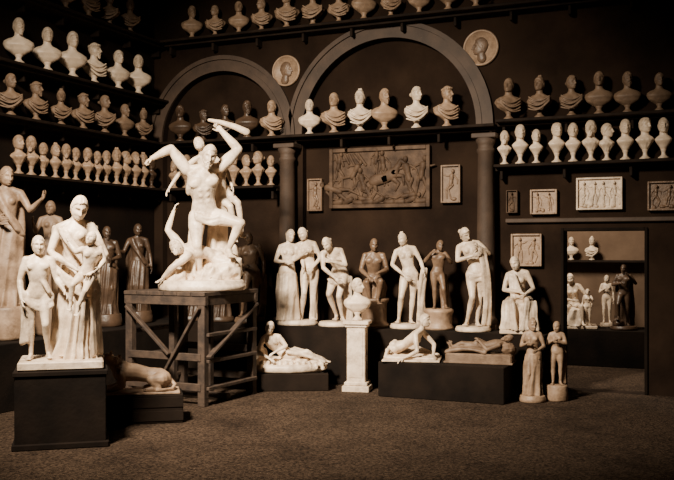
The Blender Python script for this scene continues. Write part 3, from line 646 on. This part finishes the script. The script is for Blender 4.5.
J2=dict(pel=G(.18,.12,.50),waist=G(.05,.05,.56),chest=G(-.14,-.04,.58),neck=G(-.30,-.12,.60),head=G(-.38,-.24,.64),shL=G(-.33,.04,.68),shR=G(-.20,-.24,.52),
 elL=G(-.52,.16,.90),wrL=G(-.44,.22,1.16),elR=G(-.42,-.30,.36),wrR=G(-.55,-.22,.22),hipL=G(.2,.2,.48),hipR=G(.22,.02,.44),knL=G(.48,.25,.64),anL=G(.52,.22,.28),knR=G(.50,-.06,.38),anR=G(.20,-.12,.25))
J2.update(toeL=V((.6,-.8,0)),toeR=V((-.6,-.6,0)))
s.figure(J2,k2,male=True,muscle=1,hair='curly',beard=True,hrot=(-20,-15,-25),seed=41,nL=(1,0,0),headk=1.1)
J3=dict(pel=G(.28,.30,1.50),waist=G(.20,.32,1.66),chest=G(.08,.33,1.85),neck=G(.0,.32,2.05),head=G(-.05,.26,2.22),shL=G(-.12,.32,1.98),shR=G(.16,.30,2.04),
 elL=G(-.34,.26,1.78),wrL=G(-.48,.20,1.56),elR=G(.36,.30,1.84),wrR=G(.44,.2,1.60),hipL=G(.22,.28,1.44),hipR=G(.36,.26,1.46),knL=G(.42,.10,1.26),anL=G(.48,.16,.88),knR=G(.54,.18,1.32),anR=G(.60,.24,.94))
J3.update(toeL=V((.2,-.6,-.8)),toeR=V((.2,-.6,-.8)))
s.figure(J3,.95,hair='wavy',hrot=(-30,-10,-15),seed=42)
for (x,y,z,r) in((.38,.02,.30,.24),(.30,.2,.25,.26),(.05,.18,.22,.25),(-.25,.05,.2,.22),(-.4,-.1,.18,.18),(.1,-.1,.12,.22),(.4,.1,.42,.15)):
    s.soft.ell(G(x,y,z),(r,r*.9,r),None,12,0,.5,x*9)
s.base_round(.66,.16,1.02,.85,0,.02)
s.make('hercules_combat_statue','marble',(-7.60,12.14,TZ+.002),32,vox=.0135,it=2)
# ---------------------------------------------------------------- reclining nymph
s=Sculpt(); k=.88
J=dict(pel=(-.02,.02,.30),waist=(-.13,.0,.38),chest=(-.24,-.03,.48),neck=(-.31,-.04,.62),head=(-.29,-.10,.74),shL=(-.40,-.02,.55),shR=(-.14,-.05,.58),
 elL=(-.48,-.12,.34),wrL=(-.32,-.26,.26),elR=(-.02,-.18,.44),wrR=(-.18,-.26,.36),hipL=(-.0,-.08,.25),hipR=(.05,.08,.27),knL=(.32,-.18,.34),anL=(.52,-.12,.20),knR=(.30,.02,.30),anR=(.58,.02,.20))
J={a:V(b) for a,b in J.items()}; J.update(toeL=V((1,-.3,-.1)),toeR=V((1,.1,0)))
s.figure(J,k,hair='wavy',hrot=(15,25,12),seed=50,nL=(0,0,-1),nR=(0,0,-1))
s.folds((.0,-.20,.34),(.12,.14,.36),(.60,-.18,.17),(.60,.14,.18),9,.03,.02,(0,0,1))
s.folds((-.5,-.22,.18),(.55,-.24,.16),(-.54,-.27,.10),(.58,-.28,.08),12,.035,.0)
for i in range(5): s.soft.ell((-.48+.24*i,.02,.14),(.18,.25,.11),None,12,0,.3,i)
s.soft.ell((-.47,.05,.26),(.15,.16,.16),None,12,0,.4,3)
s.hard.lathe([(.30,.0),(.33,.04),(.335,.10),(.31,.14)],(0,0,0),40,0,2.0,1.12,.02)
s.make('reclining_nymph_sculpture','marble',(-6.90,13.66,.281),27,vox=.012)
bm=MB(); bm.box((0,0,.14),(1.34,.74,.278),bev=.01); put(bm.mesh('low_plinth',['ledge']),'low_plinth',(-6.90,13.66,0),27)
# ---------------------------------------------------------------- bust on pedestal
bm=MB(); bm.box((0,0,.05),(.44,.40,.10),bev=.01); bm.box((0,0,.13),(.38,.34,.06),bev=.015)
bm.box((0,0,.60),(.30,.27,.90),bev=.01); bm.box((0,-.138,.60),(.22,.01,.74),bev=.003); bm.box((0,0,1.07),(.36,.32,.05),bev=.015); bm.box((0,0,1.12),(.42,.38,.06),bev=.01)
put(bm.mesh('marble_pedestal',['marble']),'marble_pedestal',(-5.72,13.86,0),12)
bb=bust('wide',60,True,'curly',False,62,False)
put(bb.mesh('pedestal_bust',['marble']),'pedestal_bust',(-5.72,13.86,1.151),20,.98)
# ---------------------------------------------------------------- platform with reclining figures
boxobj('display_platform',(-5.20,13.45,0),(-3.2,14.39,.55),'ledge',.01)
s=Sculpt(); k=.88
J=dict(pel=(-.24,.06,.19),waist=(-.12,.02,.24),chest=(.02,-.03,.34),neck=(.15,-.06,.49),head=(.20,-.08,.63),shL=(.06,-.19,.41),shR=(.16,.09,.43),
 elL=(.10,-.30,.16),wrL=(-.08,-.34,.07),elR=(.34,.08,.24),wrR=(.34,-.14,.10),hipL=(-.28,-.03,.17),hipR=(-.26,.13,.17),knL=(-.22,.30,.14),anL=(.08,.34,.10),knR=(-.10,.38,.18),anR=(.22,.36,.10))
J={a:V(b) for a,b in J.items()}; J.update(toeL=V((1,.2,-.1)),toeR=V((1,.1,-.1)))
s.figure(J,k,hair='bun',hrot=(75,5,8),seed=51,nL=(0,0,-1),nR=(0,0,-1))
s.folds((-.36,-.26,.05),(-.38,.28,.05),(.36,-.26,.04),(.38,.28,.04),9,.035,.0)
s.folds((-.38,-.12,.16),(-.3,.25,.26),(-.40,-.26,.06),(-.42,.26,.08),5,.03,-.03)
s.base_box(.90,.74,.03,z=-.0)
s.make('reclining_bather_sculpture','marble',(-4.77,13.86,.556),14,vox=.012)
s=Sculpt(); k=.62
E=lambda x,y,z:V((x*.75,y*.8,z*.8+.12))
J=dict(pel=E(-.02,.0,.17),waist=E(.12,.0,.17),chest=E(.30,.0,.20),neck=E(.46,.0,.25),head=E(.58,-.02,.33),shL=E(.40,-.16,.21),shR=E(.40,.16,.21),
 elL=E(.18,-.26,.12),wrL=E(.02,-.16,.26),elR=E(.18,.24,.14),wrR=E(.0,.10,.27),hipL=E(-.06,-.08,.15),hipR=E(-.06,.08,.15),knL=E(-.36,-.10,.22),anL=E(-.60,-.08,.12),knR=E(-.38,.10,.20),anR=E(-.62,.1,.12))
J.update(toeL=V((-.3,-.1,1)),toeR=V((-.3,.1,1)))
s.figure(J,k,male=True,hair='curly',beard=True,hrot=(-60,-40,60),seed=52,nL=(0,0,-1),nR=(0,0,-1),thick=1.1,headk=1.1)
s.folds((-.5,-.16,.16),(-.5,.16,.16),(.10,-.2,.17),(.10,.2,.17),8,.032,-.05)
s.soft.ell((.44,.0,.22),(.12,.16,.10),None,12,0,.2)
s.hard.box((0,0,.08),(1.02,.46,.14),bev=.02); s.base_box(1.06,.52,.03)
s.make('recumbent_effigy_sculpture','dim',(-3.70,13.98,.552),6,vox=.011)
# ---------------------------------------------------------------- small standing figures by the door
s=Sculpt(); k=.66
J=pose(k,(0,0,.1),elL=(-.26,0,1.12),wrL=(-.12,-.2,1.2),elR=(.26,0,1.12),wrR=(.12,-.2,1.05),pel=(.03,0,.93),hipL=(-.06,0,.89),hipR=(.12,0,.91),knL=(-.08,-.14,.5))
s.figure(J,k,thick=1.1,headk=1.2,hair='top',hrot=(25,12,0),seed=61)
s.skirt([(0,0,.72,.10,.085),(0,0,.55,.13,.11),(0,0,.3,.13,.11),(0,0,.1,.15,.13)],10,.2,62)
s.base_round(.20,.1); s.make('small_girl_statue','mid',(-2.88,13.95,.001),12)
s=Sculpt(); k=.55
J=pose(k,(0,0,.24),elL=(-.26,0,1.12),wrL=(-.1,-.2,1.25),elR=(.25,-.05,1.14),wrR=(.05,-.2,1.2))
s.figure(J,k,thick=1.15,headk=1.25,hair='curly',hrot=(-20,12,0),seed=63)
s.folds((.05,.05,.8),(.12,.08,.8),(.06,.06,.26),(.12,.08,.26),4,.03,0)
s.base_round(.17,.24); s.make('small_child_statue','mid',(-2.56,14.20,.001),11)
# ---------------------------------------------------------------- side room
boxobj('alcove_platform',(-4.4,18.6,0),(-.4,19.75,.72),'ledge',.01)
s=Sculpt(); k=.88
J=pose(k,(0,0,.06),pel=(0,.12,.42),waist=(-.01,.1,.57),chest=(-.03,.04,.75),neck=(-.04,.02,.94),head=(-.08,-.05,1.07),shL=(-.20,.02,.86),shR=(.12,.02,.90),
 elL=(-.27,-.05,.60),wrL=(-.06,-.24,.58),elR=(.28,-.05,.66),wrR=(.35,-.2,.55),hipL=(-.09,.05,.40),hipR=(.09,.05,.40),knL=(-.14,-.30,.42),anL=(-.14,-.25,.09),knR=(.16,-.34,.44),anR=(.18,-.36,.09))
s.figure(J,k,hrot=(-10,20,-8),seed=70)
s.skirt([(0,.08,.46,.16,.14),(0,-.06,.38,.24,.27),(0,-.10,.2,.25,.25),(0,-.11,.06,.30,.27)],12,.17,71,a0=.5)
Jc=pose(.5,(-.28,-.18,.06),elL=(-.25,-.1,1.2),wrL=(-.1,-.2,1.35)); s.figure(Jc,.5,thick=1.1,headk=1.3,hair='curly',seed=72)
Jc=pose(.42,(.26,-.20,.06),True,elL=(-.25,-.1,1.2),wrL=(-.1,-.2,1.35)); s.figure(Jc,.42,thick=1.1,headk=1.3,hair='curly',seed=75)
s.hard.box((0,.12,.22),(.4,.3,.34),bev=.02); s.base_box(.90,.72,.06)
s.make('seated_mother_statue','marble',(-3.08,19.0,.721),10)
s=Sculpt(); k=.56
J=pose(k,(0,0,.08),elL=(-.26,0,1.12),wrL=(-.1,-.2,1.25)); s.figure(J,k,thick=1.1,headk=1.2,hair='curly',hrot=(-20,10,0),seed=73)
s.base_round(.14,.08); s.make('standing_child_statue','marble',(-2.50,19.50,.721),9,vox=.012)
s=Sculpt(); k=.70
J=pose(k,(0,0,.08),elL=(-.30,0,1.15),wrL=(-.1,-.2,1.2),elR=(.32,0,1.2),wrR=(.15,-.2,1.4),knL=(-.15,-.25,.62),anL=(-.14,-.15,.25))
s.figure(J,k,male=True,thick=1.1,beard=True,hair='curly',hrot=(-20,10,0),seed=74)
s.folds((-.12,.1,.95),(.15,.1,.95),(-.16,.12,.1),(.18,.12,.1),7,.04,0); s.soft.ell((-.10,-.08,.14),(.12,.12,.10),None,10,0,.3)
s.base_round(.26,.08); s.make('bearded_man_statue','dark',(-2.10,18.92,.721),6)
b=MB(); b.box((0,0,0),(2.6,.34,.05),bev=.008); put(b.mesh('alcove_bust_shelf',['shelf']),'alcove_bust_shelf',(-2.6,20.02,2.06))
for x in(-3.30,-2.87): put(BV['marble'][3 if x<-3 else 4],'alcove_bust',(x,20.0,2.086),10,.70)
# ---------------------------------------------------------------- camera and light
cd=bpy.data.cameras.new('camera'); cam=bpy.data.objects.new('camera',cd); scene.collection.objects.link(cam)
cam.location=(0,0,2.3); cam.rotation_euler=(math.radians(90),0,math.radians(23.7)); cd.sensor_width=36; cd.lens=917/674*36; cd.shift_y=10/674
scene.camera=cam
def area(name,loc,tgt,sx,sy,e,col=(1,.85,.67),spread=180):
    l=bpy.data.lights.new(name,'AREA'); l.shape='RECTANGLE'; l.size=sx; l.size_y=sy; l.energy=e; l.color=col; l.spread=math.radians(spread)
    o=bpy.data.objects.new(name,l); scene.collection.objects.link(o); o.location=loc
    o.rotation_euler=(V(tgt)-V(loc)).to_track_quat('-Z','Y').to_euler(); return o
area('skylight_lamp',(-6.3,4.7,7.55),(-6.6,13.2,1.0),1.2,1.0,950,spread=78)
area('side_room_lamp',(-3.8,17.0,4.3),(-2.9,19.5,1.0),.9,.9,250)
w=bpy.data.worlds.new('world'); scene.world=w; w.use_nodes=True
w.node_tree.nodes['Background'].inputs['Color'].default_value=(1,.76,.54,1); w.node_tree.nodes['Background'].inputs['Strength'].default_value=.01
